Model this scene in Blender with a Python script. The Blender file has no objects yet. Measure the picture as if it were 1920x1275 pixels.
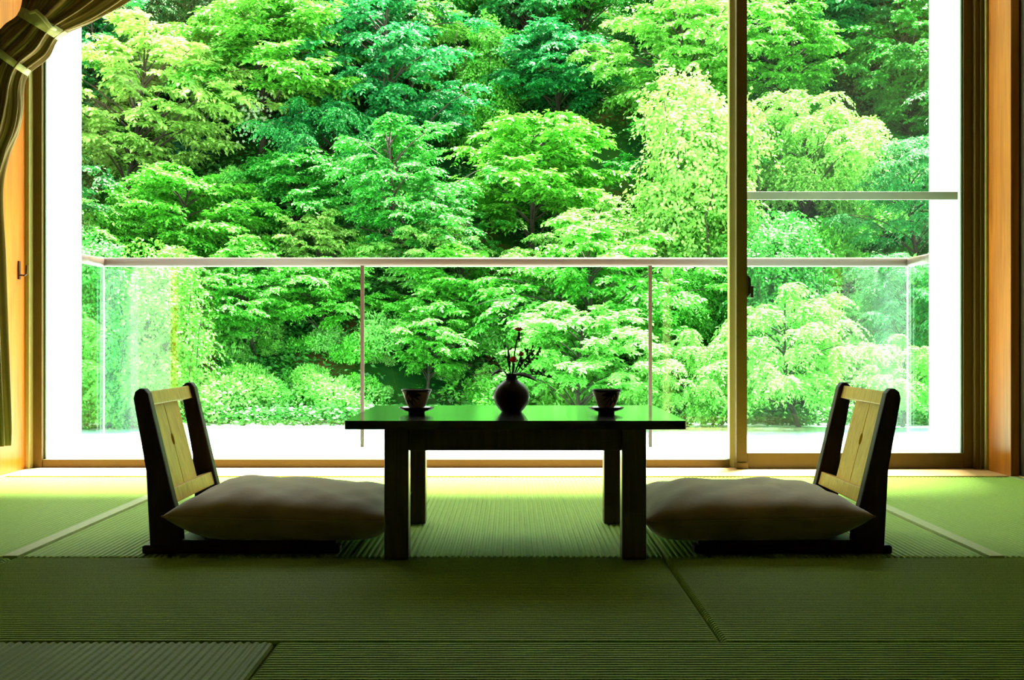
import bpy, bmesh, math, random
import numpy as np
from mathutils import Vector, Matrix

# ------------------------------------------------------------------ camera, light, exposure
S = bpy.context.scene
C = S.collection
CAM_H, F = 0.54, 2300.0                       # eye height (m), focal length in pixels of a 1920 px wide frame
cam_d = bpy.data.cameras.new('camera'); cam = bpy.data.objects.new('camera', cam_d); C.objects.link(cam)
cam.location = (0, 0, CAM_H); cam.rotation_euler = (math.pi / 2, 0, 0)
cam_d.sensor_width = 36.0; cam_d.lens = 36.0 * F / 1920.0; cam_d.clip_end = 500; cam_d.clip_start = 0.05
S.camera = cam

W = bpy.data.worlds.new('sky'); S.world = W; W.use_nodes = True
bg = W.node_tree.nodes['Background']
bg.inputs[0].default_value = (0.90, 1.0, 0.95, 1); bg.inputs[1].default_value = 6.0

sun_d = bpy.data.lights.new('sun', 'SUN'); sun = bpy.data.objects.new('sun', sun_d); C.objects.link(sun)
sun_d.energy = 82.0; sun_d.angle = math.radians(16); sun_d.color = (1.0, 0.97, 0.88)
SUN_FROM = Vector((0.19, 0.37, 1.0))          # high and hazy, in front of the window and a little from the right
sun.rotation_euler = SUN_FROM.to_track_quat('Z', 'Y').to_euler(); sun.location = (3, -2, 30)

vs = S.view_settings
vs.view_transform = 'Standard'; vs.look = 'None'; vs.gamma = 1.0; vs.use_curve_mapping = False
vs.exposure = 0.0
S.cycles.max_bounces = 8; S.cycles.diffuse_bounces = 4; S.cycles.glossy_bounces = 4
S.cycles.transparent_max_bounces = 16; S.cycles.transmission_bounces = 4
S.cycles.sample_clamp_indirect = 6.0; S.cycles.use_denoising = True

# ------------------------------------------------------------------ helpers
def lin(c):
    return tuple(((v / 255) / 12.92 if v / 255 <= 0.04045 else ((v / 255 + 0.055) / 1.055) ** 2.4) for v in c)

def tag(o, label=None, cat=None, group=None, kind=None):
    if label: o['label'] = label
    if cat: o['category'] = cat
    if group: o['group'] = group
    if kind: o['kind'] = kind
    return o

def link(o, parent=None):
    C.objects.link(o)
    if parent is not None:
        o.parent = parent
        o.matrix_parent_inverse = Matrix.Translation(-parent.location) if parent.location.length else Matrix()
    return o

def empty(name, loc=(0, 0, 0)):
    o = bpy.data.objects.new(name, None); o.empty_display_size = 0.05; o.location = loc
    C.objects.link(o); return o

class MB:
    def __init__(s): s.v = []; s.f = []
    def add(s, vs, fs):
        n = len(s.v); s.v += [tuple(p) for p in vs]; s.f += [tuple(i + n for i in f) for f in fs]; return s
    def box(s, lo, hi):
        (a, b, c), (d, e, f) = lo, hi
        return s.add([(a,b,c),(d,b,c),(d,e,c),(a,e,c),(a,b,f),(d,b,f),(d,e,f),(a,e,f)],
                     [(0,3,2,1),(4,5,6,7),(0,1,5,4),(1,2,6,5),(2,3,7,6),(3,0,4,7)])
    def prism(s, prof, fn, t0, t1):
        """prof: 2-D outline (counter-clockwise); fn(a,b,t)->xyz"""
        n = len(prof)
        v = [fn(a, b, t0) for a, b in prof] + [fn(a, b, t1) for a, b in prof]
        f = [(i, (i+1) % n, n + (i+1) % n, n + i) for i in range(n)]
        return s.add(v, f + [tuple(range(n-1, -1, -1)), tuple(range(n, 2*n))])
    def lathe(s, prof, c=(0,0,0), seg=40):
        n = len(prof); v = []
        for k in range(seg):
            a = 2*math.pi*k/seg
            v += [(c[0]+r*math.cos(a), c[1]+r*math.sin(a), c[2]+z) for r, z in prof]
        f = []
        for k in range(seg):
            k2 = (k+1) % seg
            for i in range(n-1): f.append((k*n+i, k2*n+i, k2*n+i+1, k*n+i+1))
        return s.add(v, f)
    def tube(s, pts, rad, seg=8):
        pts = [Vector(p) for p in pts]; n = len(pts)
        if not hasattr(rad, '__len__'): rad = [rad]*n
        v = []; u = None
        for i, p in enumerate(pts):
            t = (pts[min(i+1, n-1)] - pts[max(i-1, 0)]).normalized()
            if u is None:
                u = t.orthogonal().normalized()
            else:
                u = (u - t*u.dot(t)).normalized()
            w = t.cross(u)
            v += [p + (u*math.cos(2*math.pi*k/seg) + w*math.sin(2*math.pi*k/seg))*rad[i] for k in range(seg)]
        f = [(i*seg+k, i*seg+(k+1) % seg, (i+1)*seg+(k+1) % seg, (i+1)*seg+k) for i in range(n-1) for k in range(seg)]
        f += [tuple(range(seg-1, -1, -1)), tuple(range((n-1)*seg, n*seg))]
        return s.add(v, f)
    def mesh(s, name, mat, smooth=False, bevel=0, seg=2):
        me = bpy.data.meshes.new(name); me.from_pydata(s.v, [], s.f)
        bm = bmesh.new(); bm.from_mesh(me)
        bmesh.ops.remove_doubles(bm, verts=bm.verts, dist=1e-6)
        bmesh.ops.recalc_face_normals(bm, faces=bm.faces)
        if bevel:
            es = [e for e in bm.edges if len(e.link_faces) == 2 and e.calc_face_angle(0) > 0.5]
            bmesh.ops.bevel(bm, geom=es, offset=bevel, segments=seg, profile=0.6, affect='EDGES', clamp_overlap=True)
        bm.to_mesh(me); bm.free()
        if smooth: me.polygons.foreach_set('use_smooth', [True]*len(me.polygons))
        me.materials.append(mat); return me
    def build(s, name, mat, parent=None, smooth=False, bevel=0, seg=2):
        return link(bpy.data.objects.new(name, s.mesh(name, mat, smooth, bevel, seg)), parent)

def bx(name, lo, hi, mat, parent=None, bevel=0.0):
    return MB().box(lo, hi).build(name, mat, parent, bevel=bevel)

# ------------------------------------------------------------------ materials
def nodes(name):
    m = bpy.data.materials.new(name); m.use_nodes = True
    nt = m.node_tree; b = nt.nodes['Principled BSDF']; return m, nt, b

def N(nt, t, **kw):
    n = nt.nodes.new(t)
    for k, v in kw.items():
        if k in n.inputs: n.inputs[k].default_value = v
        else: setattr(n, k, v)
    return n

def plain(name, col, rough=0.5, spec=0.5, metal=0.0, var=0.12, vscale=30.0, bump=0.0, bscale=200.0):
    m, nt, b = nodes(name)
    b.inputs['Roughness'].default_value = rough; b.inputs['Metallic'].default_value = metal
    b.inputs['Specular IOR Level'].default_value = spec
    tc = N(nt, 'ShaderNodeTexCoord'); nz = N(nt, 'ShaderNodeTexNoise', Scale=vscale, Detail=4.0)
    nt.links.new(tc.outputs['Object'], nz.inputs['Vector'])
    rp = N(nt, 'ShaderNodeValToRGB'); nt.links.new(nz.outputs['Fac'], rp.inputs[0])
    rp.color_ramp.elements[0].position = 0.3; rp.color_ramp.elements[1].position = 0.7
    rp.color_ramp.elements[0].color = (*[c*(1-var) for c in col], 1)
    rp.color_ramp.elements[1].color = (*[min(1, c*(1+var)) for c in col], 1)
    nt.links.new(rp.outputs[0], b.inputs['Base Color'])
    if bump:
        n2 = N(nt, 'ShaderNodeTexNoise', Scale=bscale, Detail=3.0); nt.links.new(tc.outputs['Object'], n2.inputs['Vector'])
        bp = N(nt, 'ShaderNodeBump', Strength=bump, Distance=0.002); nt.links.new(n2.outputs['Fac'], bp.inputs['Height'])
        nt.links.new(bp.outputs[0], b.inputs['Normal'])
    return m

def wood(name, c0, c1, stretch=(40, 40, 2.5), rough=0.4, spec=0.5, coat=0.0, warp=1.5):
    m, nt, b = nodes(name)
    tc = N(nt, 'ShaderNodeTexCoord'); mp = N(nt, 'ShaderNodeMapping'); mp.inputs['Scale'].default_value = stretch
    nt.links.new(tc.outputs['Object'], mp.inputs[0])
    nz = N(nt, 'ShaderNodeTexNoise', Scale=1.0, Detail=6.0, Roughness=0.6, Distortion=warp); nt.links.new(mp.outputs[0], nz.inputs['Vector'])
    rp = N(nt, 'ShaderNodeValToRGB'); nt.links.new(nz.outputs['Fac'], rp.inputs[0])
    rp.color_ramp.elements[0].position = 0.32; rp.color_ramp.elements[1].position = 0.66
    rp.color_ramp.elements[0].color = (*c0, 1); rp.color_ramp.elements[1].color = (*c1, 1)
    nt.links.new(rp.outputs[0], b.inputs['Base Color'])
    bp = N(nt, 'ShaderNodeBump', Strength=0.15, Distance=0.001); nt.links.new(nz.outputs['Fac'], bp.inputs['Height'])
    nt.links.new(bp.outputs[0], b.inputs['Normal'])
    b.inputs['Roughness'].default_value = rough; b.inputs['Specular IOR Level'].default_value = spec
    b.inputs['Coat Weight'].default_value = coat; b.inputs['Coat Roughness'].default_value = 0.12
    return m

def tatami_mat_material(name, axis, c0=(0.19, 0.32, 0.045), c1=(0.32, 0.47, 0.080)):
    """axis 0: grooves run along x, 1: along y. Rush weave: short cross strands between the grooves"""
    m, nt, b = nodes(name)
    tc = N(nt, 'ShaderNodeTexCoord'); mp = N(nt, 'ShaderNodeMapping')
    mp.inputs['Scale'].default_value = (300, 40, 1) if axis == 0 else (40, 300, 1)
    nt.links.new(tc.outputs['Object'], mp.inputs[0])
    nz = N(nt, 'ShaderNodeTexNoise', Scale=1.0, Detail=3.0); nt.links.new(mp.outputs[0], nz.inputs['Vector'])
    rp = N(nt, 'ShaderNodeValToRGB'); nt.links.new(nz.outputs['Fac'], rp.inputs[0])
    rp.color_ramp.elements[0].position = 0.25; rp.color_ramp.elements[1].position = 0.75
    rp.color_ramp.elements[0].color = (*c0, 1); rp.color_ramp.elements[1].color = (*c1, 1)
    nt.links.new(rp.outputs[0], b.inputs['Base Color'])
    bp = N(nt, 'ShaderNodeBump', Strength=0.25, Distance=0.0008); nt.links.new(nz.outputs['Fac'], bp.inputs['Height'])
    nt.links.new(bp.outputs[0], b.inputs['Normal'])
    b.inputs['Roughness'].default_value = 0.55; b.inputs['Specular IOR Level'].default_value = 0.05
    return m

def glass(name, tint, haze=0.0, refl=0.9):
    m, nt, b = nodes(name); nt.nodes.remove(b)
    out = nt.nodes['Material Output']
    tr = N(nt, 'ShaderNodeBsdfTransparent'); tr.inputs[0].default_value = (*tint, 1)
    gl = N(nt, 'ShaderNodeBsdfGlossy'); gl.inputs['Roughness'].default_value = 0.0
    lw = N(nt, 'ShaderNodeLayerWeight'); lw.inputs[0].default_value = 0.5
    pw = N(nt, 'ShaderNodeMath', operation='POWER'); pw.inputs[1].default_value = 5.0
    ma = N(nt, 'ShaderNodeMath', operation='MULTIPLY_ADD'); ma.inputs[1].default_value = refl; ma.inputs[2].default_value = 0.042
    nt.links.new(lw.outputs['Facing'], pw.inputs[0]); nt.links.new(pw.outputs[0], ma.inputs[0])
    mx = N(nt, 'ShaderNodeMixShader'); nt.links.new(ma.outputs[0], mx.inputs[0])
    nt.links.new(tr.outputs[0], mx.inputs[1]); nt.links.new(gl.outputs[0], mx.inputs[2])
    last = mx
    if haze:  # mixes a faint whitish haze into the pane
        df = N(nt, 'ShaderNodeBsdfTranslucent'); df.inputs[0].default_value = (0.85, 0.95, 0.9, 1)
        m2 = N(nt, 'ShaderNodeMixShader'); m2.inputs[0].default_value = haze
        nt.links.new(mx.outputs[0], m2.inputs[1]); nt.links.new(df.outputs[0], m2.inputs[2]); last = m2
    nt.links.new(last.outputs[0], out.inputs[0]); return m

def leaf_material(name, trans=0.20):
    """colour = the tree's own colour (object colour) with leaf-to-leaf variation"""
    m, nt, b = nodes(name); nt.nodes.remove(b); out = nt.nodes['Material Output']
    oi = N(nt, 'ShaderNodeObjectInfo'); at = N(nt, 'ShaderNodeAttribute', attribute_name='rnd')
    hs = N(nt, 'ShaderNodeHueSaturation')
    mr = N(nt, 'ShaderNodeMapRange'); mr.inputs['To Min'].default_value = 0.62; mr.inputs['To Max'].default_value = 1.35
    mh = N(nt, 'ShaderNodeMapRange'); mh.inputs['To Min'].default_value = 0.515; mh.inputs['To Max'].default_value = 0.485
    nt.links.new(at.outputs['Fac'], mr.inputs[0]); nt.links.new(at.outputs['Fac'], mh.inputs[0])
    nt.links.new(oi.outputs['Color'], hs.inputs['Color']); nt.links.new(mr.outputs[0], hs.inputs['Value']); nt.links.new(mh.outputs[0], hs.inputs['Hue'])
    df = N(nt, 'ShaderNodeBsdfDiffuse'); tr = N(nt, 'ShaderNodeBsdfTranslucent')
    gl = N(nt, 'ShaderNodeBsdfGlossy'); gl.inputs['Roughness'].default_value = 0.5; gl.inputs[0].default_value = (1.0, 1.0, 0.8, 1)
    nt.links.new(hs.outputs[0], df.inputs[0]); nt.links.new(hs.outputs[0], tr.inputs[0])
    mx = N(nt, 'ShaderNodeMixShader'); mx.inputs[0].default_value = trans
    nt.links.new(df.outputs[0], mx.inputs[1]); nt.links.new(tr.outputs[0], mx.inputs[2])
    m2 = N(nt, 'ShaderNodeMixShader'); m2.inputs[0].default_value = 0.045
    nt.links.new(mx.outputs[0], m2.inputs[1]); nt.links.new(gl.outputs[0], m2.inputs[2])
    nt.links.new(m2.outputs[0], out.inputs[0]); return m

M = {}
M['tatami_x'] = tatami_mat_material('tatami_rush_along_x', 0)
M['tatami_y'] = tatami_mat_material('tatami_rush_along_y', 1)
M['tatami_dark'] = tatami_mat_material('dark_tatami_rush', 1, (0.10, 0.14, 0.018), (0.18, 0.23, 0.032))  # same rush weave as tatami_y in a darker base colour
M['heri'] = plain('tatami_border_cloth', (0.36, 0.42, 0.13), 0.6, 0.4, var=0.1, vscale=60, bump=0.3, bscale=500)
M['subfloor'] = plain('subfloor_boards', (0.03, 0.022, 0.012), 0.8)
M['sill'] = wood('sill_wood', (0.55, 0.30, 0.10), (0.80, 0.52, 0.22), (3, 40, 40), 0.35)
M['jamb'] = wood('jamb_wood', (0.26, 0.068, 0.0005), (0.42, 0.130, 0.0010), (30, 30, 1.6), 0.38, 0.5)
M['alu'] = plain('bronze_aluminium', (0.075, 0.052, 0.008), 0.45, 0.25, metal=0.0, var=0.05)
M['alu_edge'] = plain('pale_aluminium', (0.26, 0.25, 0.085), 0.4, 0.5, metal=0.2, var=0.05)
M['bar'] = plain('grey_screen_rail', (0.30, 0.34, 0.26), 0.5, var=0.04)
M['gasket'] = plain('dark_gasket', (0.03, 0.05, 0.03), 0.6)
M['dark_metal'] = plain('dark_metal', (0.02, 0.013, 0.008), 0.4, metal=0.5)
M['bronze'] = plain('aged_bronze', (0.05, 0.018, 0.004), 0.4, metal=0.4)
M['glass_window'] = glass('window_glass', (0.97, 0.99, 0.97))
M['glass_sash'] = glass('sash_glass', (0.90, 0.965, 0.90), haze=0.002)
M['glass_rail'] = glass('balcony_glass', (0.86, 0.985, 0.955), haze=0.0)
M['white'] = plain('white_paint', (0.70, 0.72, 0.68), 0.55, var=0.02, vscale=3)
M['balcony'] = plain('white_balcony_floor', (0.66, 0.68, 0.64), 0.22, var=0.03, vscale=4)
M['rail'] = plain('pinkish_beige_rail', (0.075, 0.046, 0.034), 0.35, var=0.03)
M['post'] = plain('brown_steel_post', (0.042, 0.019, 0.011), 0.4, var=0.05)
M['plaster'] = plain('ochre_plaster', (0.15, 0.095, 0.022), 0.9, var=0.1, vscale=12, bump=0.3, bscale=300)
M['ceiling'] = wood('ceiling_boards', (0.06, 0.035, 0.012), (0.10, 0.06, 0.02), (1.5, 30, 30), 0.6)
M['dark_wall'] = plain('dark_alcove_wall', (0.035, 0.022, 0.012), 0.8)
M['shelf'] = wood('alcove_shelf_wood', (0.34, 0.20, 0.045), (0.50, 0.31, 0.08), (30, 2, 30), 0.45)
M['table'] = wood('dark_lacquered_wood', (0.012, 0.007, 0.003), (0.03, 0.018, 0.006), (2.5, 40, 40), 0.09, 1.0, coat=1.0)
M['table_leg'] = wood('dark_table_leg_wood', (0.045, 0.024, 0.005), (0.085, 0.046, 0.010), (40, 40, 2.5), 0.35, 0.4)
M['chair_dark'] = wood('dark_chair_wood', (0.022, 0.009, 0.004), (0.05, 0.022, 0.009), (30, 30, 3), 0.55, 0.2)
M['chair_light'] = wood('pale_chair_wood', (0.56, 0.30, 0.018), (0.80, 0.50, 0.05), (30, 26, 3.2), 0.42, 0.4, warp=2.6)
M['cushion'] = plain('brown_velvet', (0.27, 0.185, 0.085), 0.9, 0.2, var=0.22, vscale=9, bump=0.4, bscale=60)
M['cushion'].node_tree.nodes['Principled BSDF'].inputs['Sheen Weight'].default_value = 0.5
M['vase'] = plain('black_ceramic', (0.006, 0.004, 0.002), 0.38, 0.4)
M['cup'] = plain('cream_ceramic', (0.42, 0.33, 0.22), 0.3, var=0.08)
M['cup_dark'] = plain('dark_glaze', (0.012, 0.012, 0.008), 0.3)
M['saucer'] = plain('dark_lacquer', (0.03, 0.007, 0.004), 0.16)
M['stem'] = plain('dark_green_stem', (0.03, 0.08, 0.012), 0.5)
M['petal'] = plain('red_petals', (0.85, 0.05, 0.02), 0.6, var=0.25, vscale=80)
M['leafdark'] = plain('dark_leaf', (0.035, 0.065, 0.012), 0.4)
M['bud'] = plain('brownish_buds', (0.16, 0.13, 0.03), 0.6, var=0.3)
M['band'] = plain('pale_tie_cloth', (0.55, 0.58, 0.30), 0.7, var=0.05)
M['leaf'] = leaf_material('tree_leaves')
M['bark'] = plain('bark', (0.028, 0.020, 0.010), 0.9, var=0.4, vscale=6, bump=0.6, bscale=25)
M['blossom'] = plain('white_blossom', (0.40, 0.52, 0.32), 0.7)

def curtain_material():
    m, nt, b = nodes('olive_brown_curtain')
    at = N(nt, 'ShaderNodeAttribute', attribute_name='across')
    wv = N(nt, 'ShaderNodeMath', operation='SINE'); mu = N(nt, 'ShaderNodeMath', operation='MULTIPLY'); mu.inputs[1].default_value = 420.0
    nt.links.new(at.outputs['Fac'], mu.inputs[0]); nt.links.new(mu.outputs[0], wv.inputs[0])
    mr = N(nt, 'ShaderNodeMapRange'); mr.inputs['From Min'].default_value = -1.0
    nt.links.new(wv.outputs[0], mr.inputs[0])
    rp = N(nt, 'ShaderNodeValToRGB'); nt.links.new(mr.outputs[0], rp.inputs[0])
    rp.color_ramp.elements[0].color = (0.15, 0.105, 0.028, 1); rp.color_ramp.elements[1].color = (0.26, 0.19, 0.055, 1)
    rp.color_ramp.elements[0].position = 0.2; rp.color_ramp.elements[1].position = 0.8
    nt.links.new(rp.outputs[0], b.inputs['Base Color']); b.inputs['Roughness'].default_value = 0.8
    b.inputs['Sheen Weight'].default_value = 0.2
    tl = N(nt, 'ShaderNodeBsdfTranslucent'); nt.links.new(rp.outputs[0], tl.inputs[0])
    mx = N(nt, 'ShaderNodeMixShader'); mx.inputs[0].default_value = 0.25
    nt.links.new(b.outputs[0], mx.inputs[1]); nt.links.new(tl.outputs[0], mx.inputs[2])
    nt.links.new(mx.outputs[0], nt.nodes['Material Output'].inputs[0]); return m
M['curtain'] = curtain_material()

def hill_material():
    m, nt, b = nodes('forest_soil')
    tc = N(nt, 'ShaderNodeTexCoord'); n1 = N(nt, 'ShaderNodeTexNoise', Scale=0.35, Detail=8.0, Roughness=0.65)
    nt.links.new(tc.outputs['Object'], n1.inputs['Vector'])
    rp = N(nt, 'ShaderNodeValToRGB'); nt.links.new(n1.outputs['Fac'], rp.inputs[0])
    e = rp.color_ramp.elements
    e[0].position = 0.40; e[0].color = (0.004, 0.03, 0.006, 1); e[1].position = 0.66; e[1].color = (0.085, 0.035, 0.014, 1)
    k = e.new(0.54); k.color = (0.012, 0.05, 0.006, 1)
    nt.links.new(rp.outputs[0], b.inputs['Base Color']); b.inputs['Roughness'].default_value = 1.0; b.inputs['Specular IOR Level'].default_value = 0.0
    return m
M['hill'] = hill_material()
M['gravel'] = plain('pale_gravel', (0.52, 0.60, 0.50), 0.8, var=0.25, vscale=1.2)
M['water'] = plain('pale_river_water', (0.30, 0.52, 0.45), 0.12, var=0.2, vscale=0.8, bump=0.5, bscale=3)

# ------------------------------------------------------------------ room shell
XL, XR = -2.65, 2.36
Y0, YW, YG = -1.6, 4.86, 5.16                 # back wall, inner wall plane, window plane
ZC = 2.5
floor = bx('floor', (XL, Y0, -0.12), (XR, 4.85, -0.055), M['subfloor'])
tag(floor, 'tatami floor of grooved rush mats running up to the window sill', 'floor', kind='structure')

def tatami(x0, x1, y0, y1, axis, border=None, mat=None):
    """one mat: grooved top as geometry. axis 0: grooves along x, 1: along y. border: list of sides with a cloth edge"""
    g = 0.0025
    x0 += g; x1 -= g; y0 += 0.006; y1 -= 0.006
    bz = -0.054; pitch = 0.0152; amp = 0.0016
    a0, a1 = (y0, y1) if axis == 0 else (x0, x1)
    b0, b1 = (x0, x1) if axis == 0 else (y0, y1)
    n = max(2, round((a1-a0-0.016)/pitch)); p = (a1-a0-0.016)/n
    prof = [(a0, bz), (a0, -0.008), (a0+0.003, -0.0028), (a0+0.008, -amp)]
    for i in range(n):
        c = a0+0.008+i*p
        prof += [(c+p*0.12, -amp*1.9), (c+p*0.3, -amp*0.35), (c+p*0.5, 0), (c+p*0.7, -amp*0.35), (c+p*0.88, -amp*1.9)]
    prof += [(a1-0.008, -amp), (a1-0.003, -0.0028), (a1, -0.008), (a1, bz)]
    # rounded ends along the grooves: sections
    secs = [(b0, 0.008), (b0+0.003, 0.003), (b0+0.008, 0), (b1-0.008, 0), (b1-0.003, 0.003), (b1, 0.008)]
    k = len(prof); v = []; f = []
    for b, dz in secs:
        for a, z in prof:
            zz = max(bz, z-dz) if z > bz else bz
            v.append((b, a, zz) if axis == 0 else (a, b, zz))
    for s in range(len(secs)-1):
        for i in range(k-1): f.append((s*k+i, s*k+i+1, (s+1)*k+i+1, (s+1)*k+i))
    f += [tuple(range(k)), tuple(range((len(secs)-1)*k, len(secs)*k))]
    o = MB().add(v, f).build('tatami_mat', M[mat or ('tatami_x' if axis == 0 else 'tatami_y')], floor)
    for sd in border or []:
        w = 0.037
        q = {'l': (x0, x0+w, y0, y1), 'r': (x1-w, x1, y0, y1)}[sd]
        h = MB().box((q[0], q[2], -0.02), (q[1], q[3], 0.0018)).build('border_cloth', M['heri'], o, bevel=0.0015)
    return o

R1, R2, R3 = 3.055, 2.208, 1.35
for a, b, bd in ((XL, -2.04, None), (-2.04, -1.232, 'lr'), (-1.232, -0.41, None), (-0.41, 0.385, None), (0.385, 1.19, None), (1.19, 2.0, 'lr')):
    tatami(a, b, R1, 4.85, 1, bd)
for a, b in ((XL, -1.24), (-1.24, 0.378), (0.378, 2.0)):
    tatami(a, b, R2, R1, 0)
for a, b in ((-0.424, 1.19), (1.19, 2.0)):
    tatami(a, b, R3, R2, 0)
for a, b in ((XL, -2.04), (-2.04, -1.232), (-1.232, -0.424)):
    tatami(a, b, 0.50, R2, 1, None, 'tatami_dark')
for a, b in ((-0.424, 1.19), (1.19, 2.0)):
    tatami(a, b, 0.50, R3, 0)
for a, b in ((XL, -1.24), (-1.24, 0.378), (0.378, 2.0)):
    tatami(a, b, -0.55, 0.50, 0); tatami(a, b, Y0, -0.55, 0)
bx('threshold', (2.0, Y0, -0.055), (2.05, 4.85, 0.004), M['sill'], floor, 0.002)

tag(bx('wall_left', (XL-0.15, Y0-0.15, -0.2), (XL, 5.25, ZC), M['plaster']), 'ochre plaster wall along the curtain side of the room', 'wall', kind='structure')
tag(bx('wall_back', (XL, Y0-0.15, -0.2), (XR, Y0, ZC), M['plaster']), 'ochre plaster wall opposite the big window', 'wall', kind='structure')
tag(bx('wall_right', (XR, Y0-0.15, -0.2), (XR+0.15, 5.25, ZC), M['dark_wall']), 'dark alcove wall beside the window jamb', 'wall', kind='structure')
tag(bx('ceiling', (XL-0.15, Y0-0.15, ZC), (XR+0.15, 5.25, ZC+0.15), M['ceiling']), 'dark wooden board ceiling over the room', 'ceiling', kind='structure')
wf = MB().box((XL, YW, -0.2), (-2.075, 5.25, ZC)).box((2.005, YW, -0.2), (XR, 5.25, ZC)).box((-2.075, YW, 2.30), (2.005, 5.25, ZC))
tag(wf.build('wall_front', M['plaster']), 'plaster wall around the big window opening', 'wall', kind='structure')
tag(bx('trim_1', (-2.075, 4.845, 0.0), (-2.033, 5.24, 2.30), M['jamb'], bevel=0.002), 'glossy orange wooden jamb beside the gathered curtain', 'jamb', kind='structure')
tag(bx('trim_2', (1.970, 4.845, 0.0), (2.005, 5.24, 2.30), M['jamb'], bevel=0.002), 'orange brown wooden jamb beside the dark alcove', 'jamb', kind='structure')
sl = MB().box((-2.033, 4.86, -0.06), (1.970, 5.24, 0.002)).build('trim_3', M['sill'], bevel=0.002)
tag(sl, 'pale wooden sill running below the whole window', 'sill', kind='structure')
tag(bx('trim_4', (-2.033, 4.85, 2.25), (1.970, 5.24, 2.30), M['jamb'], bevel=0.002), 'wooden head board above the window', 'lintel', kind='structure')

# windows: a wide fixed light and a narrower sliding sash
w1 = empty('window_1', (-0.55, 5.20, 0.003)); tag(w1, 'wide clear picture window in a slim bronze frame', 'window', kind='structure')
bx('frame_stile', (-2.033, 5.12, 0.003), (-2.016, 5.23, 2.25), M['alu_edge'], w1, 0.002)
bx('frame_stile', (-2.016, 5.165, 0.003), (-1.980, 5.22, 2.25), M['alu'], w1, 0.003)
bx('frame_stile', (0.918, 5.175, 0.003), (0.962, 5.225, 2.25), M['alu_edge'], w1, 0.002)
bx('bottom_rail', (-1.980, 5.17, 0.003), (0.918, 5.225, 0.036), M['alu'], w1, 0.003)
bx('top_rail', (-1.980, 5.17, 2.20), (0.918, 5.225, 2.25), M['alu'], w1, 0.003)
bx('gasket', (-1.981, 5.19, 0.036), (-1.974, 5.206, 2.20), M['gasket'], w1)
bx('pane', (-1.980, 5.195, 0.035), (0.919, 5.201, 2.201), M['glass_window'], w1)
w2 = empty('window_2', (1.45, 5.14, 0.003)); tag(w2, 'narrow sliding sash with a horizontal bar and crescent latch', 'window', kind='structure')
bx('sash_stile', (0.936, 5.115, 0.003), (0.981, 5.155, 2.25), M['alu'], w2, 0.003)
bx('sash_stile', (1.886, 5.125, 0.003), (1.925, 5.16, 2.25), M['alu'], w2, 0.003)
bx('frame_stile', (1.925, 5.10, 0.003), (1.945, 5.17, 2.25), M['alu'], w2, 0.002)
bx('frame_stile', (1.945, 5.09, 0.003), (1.960, 5.17, 2.25), M['alu'], w2, 0.002)
bx('frame_edge', (1.960, 5.07, 0.003), (1.9705, 5.17, 2.25), M['alu_edge'], w2, 0.001)
bx('bottom_rail', (0.981, 5.12, 0.003), (1.886, 5.155, 0.068), M['alu'], w2, 0.003)
bx('foot', (0.934, 5.105, 0.003), (0.984, 5.16, 0.030), M['alu'], w2, 0.004)
bx('top_rail', (0.981, 5.12, 2.20), (1.886, 5.155, 2.25), M['alu'], w2, 0.003)
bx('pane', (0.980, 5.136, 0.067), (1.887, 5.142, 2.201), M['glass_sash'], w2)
bx('gasket', (1.880, 5.132, 0.068), (1.887, 5.148, 2.20), M['gasket'], w2)
bx('screen_rail', (0.983, 5.225, 1.138), (1.90, 5.237, 1.172), M['bar'], w2, 0.002)
lt = MB().prism([(0.0,-0.045),(0.012,-0.03),(0.014,0.0),(0.012,0.03),(0.0,0.045)], lambda a,b,t: (0.981+a, t, 0.765+b), 5.10, 5.13)
lo_ = lt.build('latch', M['dark_metal'], w2, bevel=0.001)
bx('latch_handle', (0.992, 5.095, 0.715), (1.003, 5.115, 0.765), M['dark_metal'], lo_, 0.002)

# hook on the jamb (holds a curtain tie)
hk = MB()
hk.box((-2.033, 5.045, 0.79), (-2.027, 5.062, 0.865))
hk.tube([(-2.028, 5.05, 0.808), (-2.006, 5.05, 0.806), (-2.000, 5.05, 0.812), (-1.998, 5.05, 0.848)], 0.0045, 8)
tag(hk.build('curtain_hook', M['bronze'], smooth=False), 'small bronze hook screwed to the orange window jamb', 'hook')

# right-hand alcove: dark post, low shelf, upper cupboard
tag(bx('alcove_post', (2.008, 4.79, 0.004), (2.045, 4.855, 2.45), M['dark_wall'], bevel=0.003), 'dark wooden post beside the orange jamb', 'post')
sh = empty('alcove_shelf', (2.18, 4.0, 0.36)); tag(sh, 'low pale wooden shelf board in the dark alcove', 'shelf')
bx('board', (2.045, 2.6, 0.362), (2.355, 4.785, 0.378), M['shelf'], sh, 0.002)
bx('front_edge', (2.012, 2.6, 0.357), (2.045, 4.785, 0.397), M['shelf'], sh, 0.003)
cp = empty('upper_cupboard', (2.18, 4.0, 1.74)); tag(cp, 'pale wooden cupboard hung high in the dark alcove', 'cupboard')
bx('body', (2.03, 2.6, 1.775), (2.355, 4.785, 2.40), M['shelf'], cp, 0.003)
bx('bottom_lip', (2.012, 2.6, 1.737), (2.355, 4.785, 1.775), M['shelf'], cp, 0.003)

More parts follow.
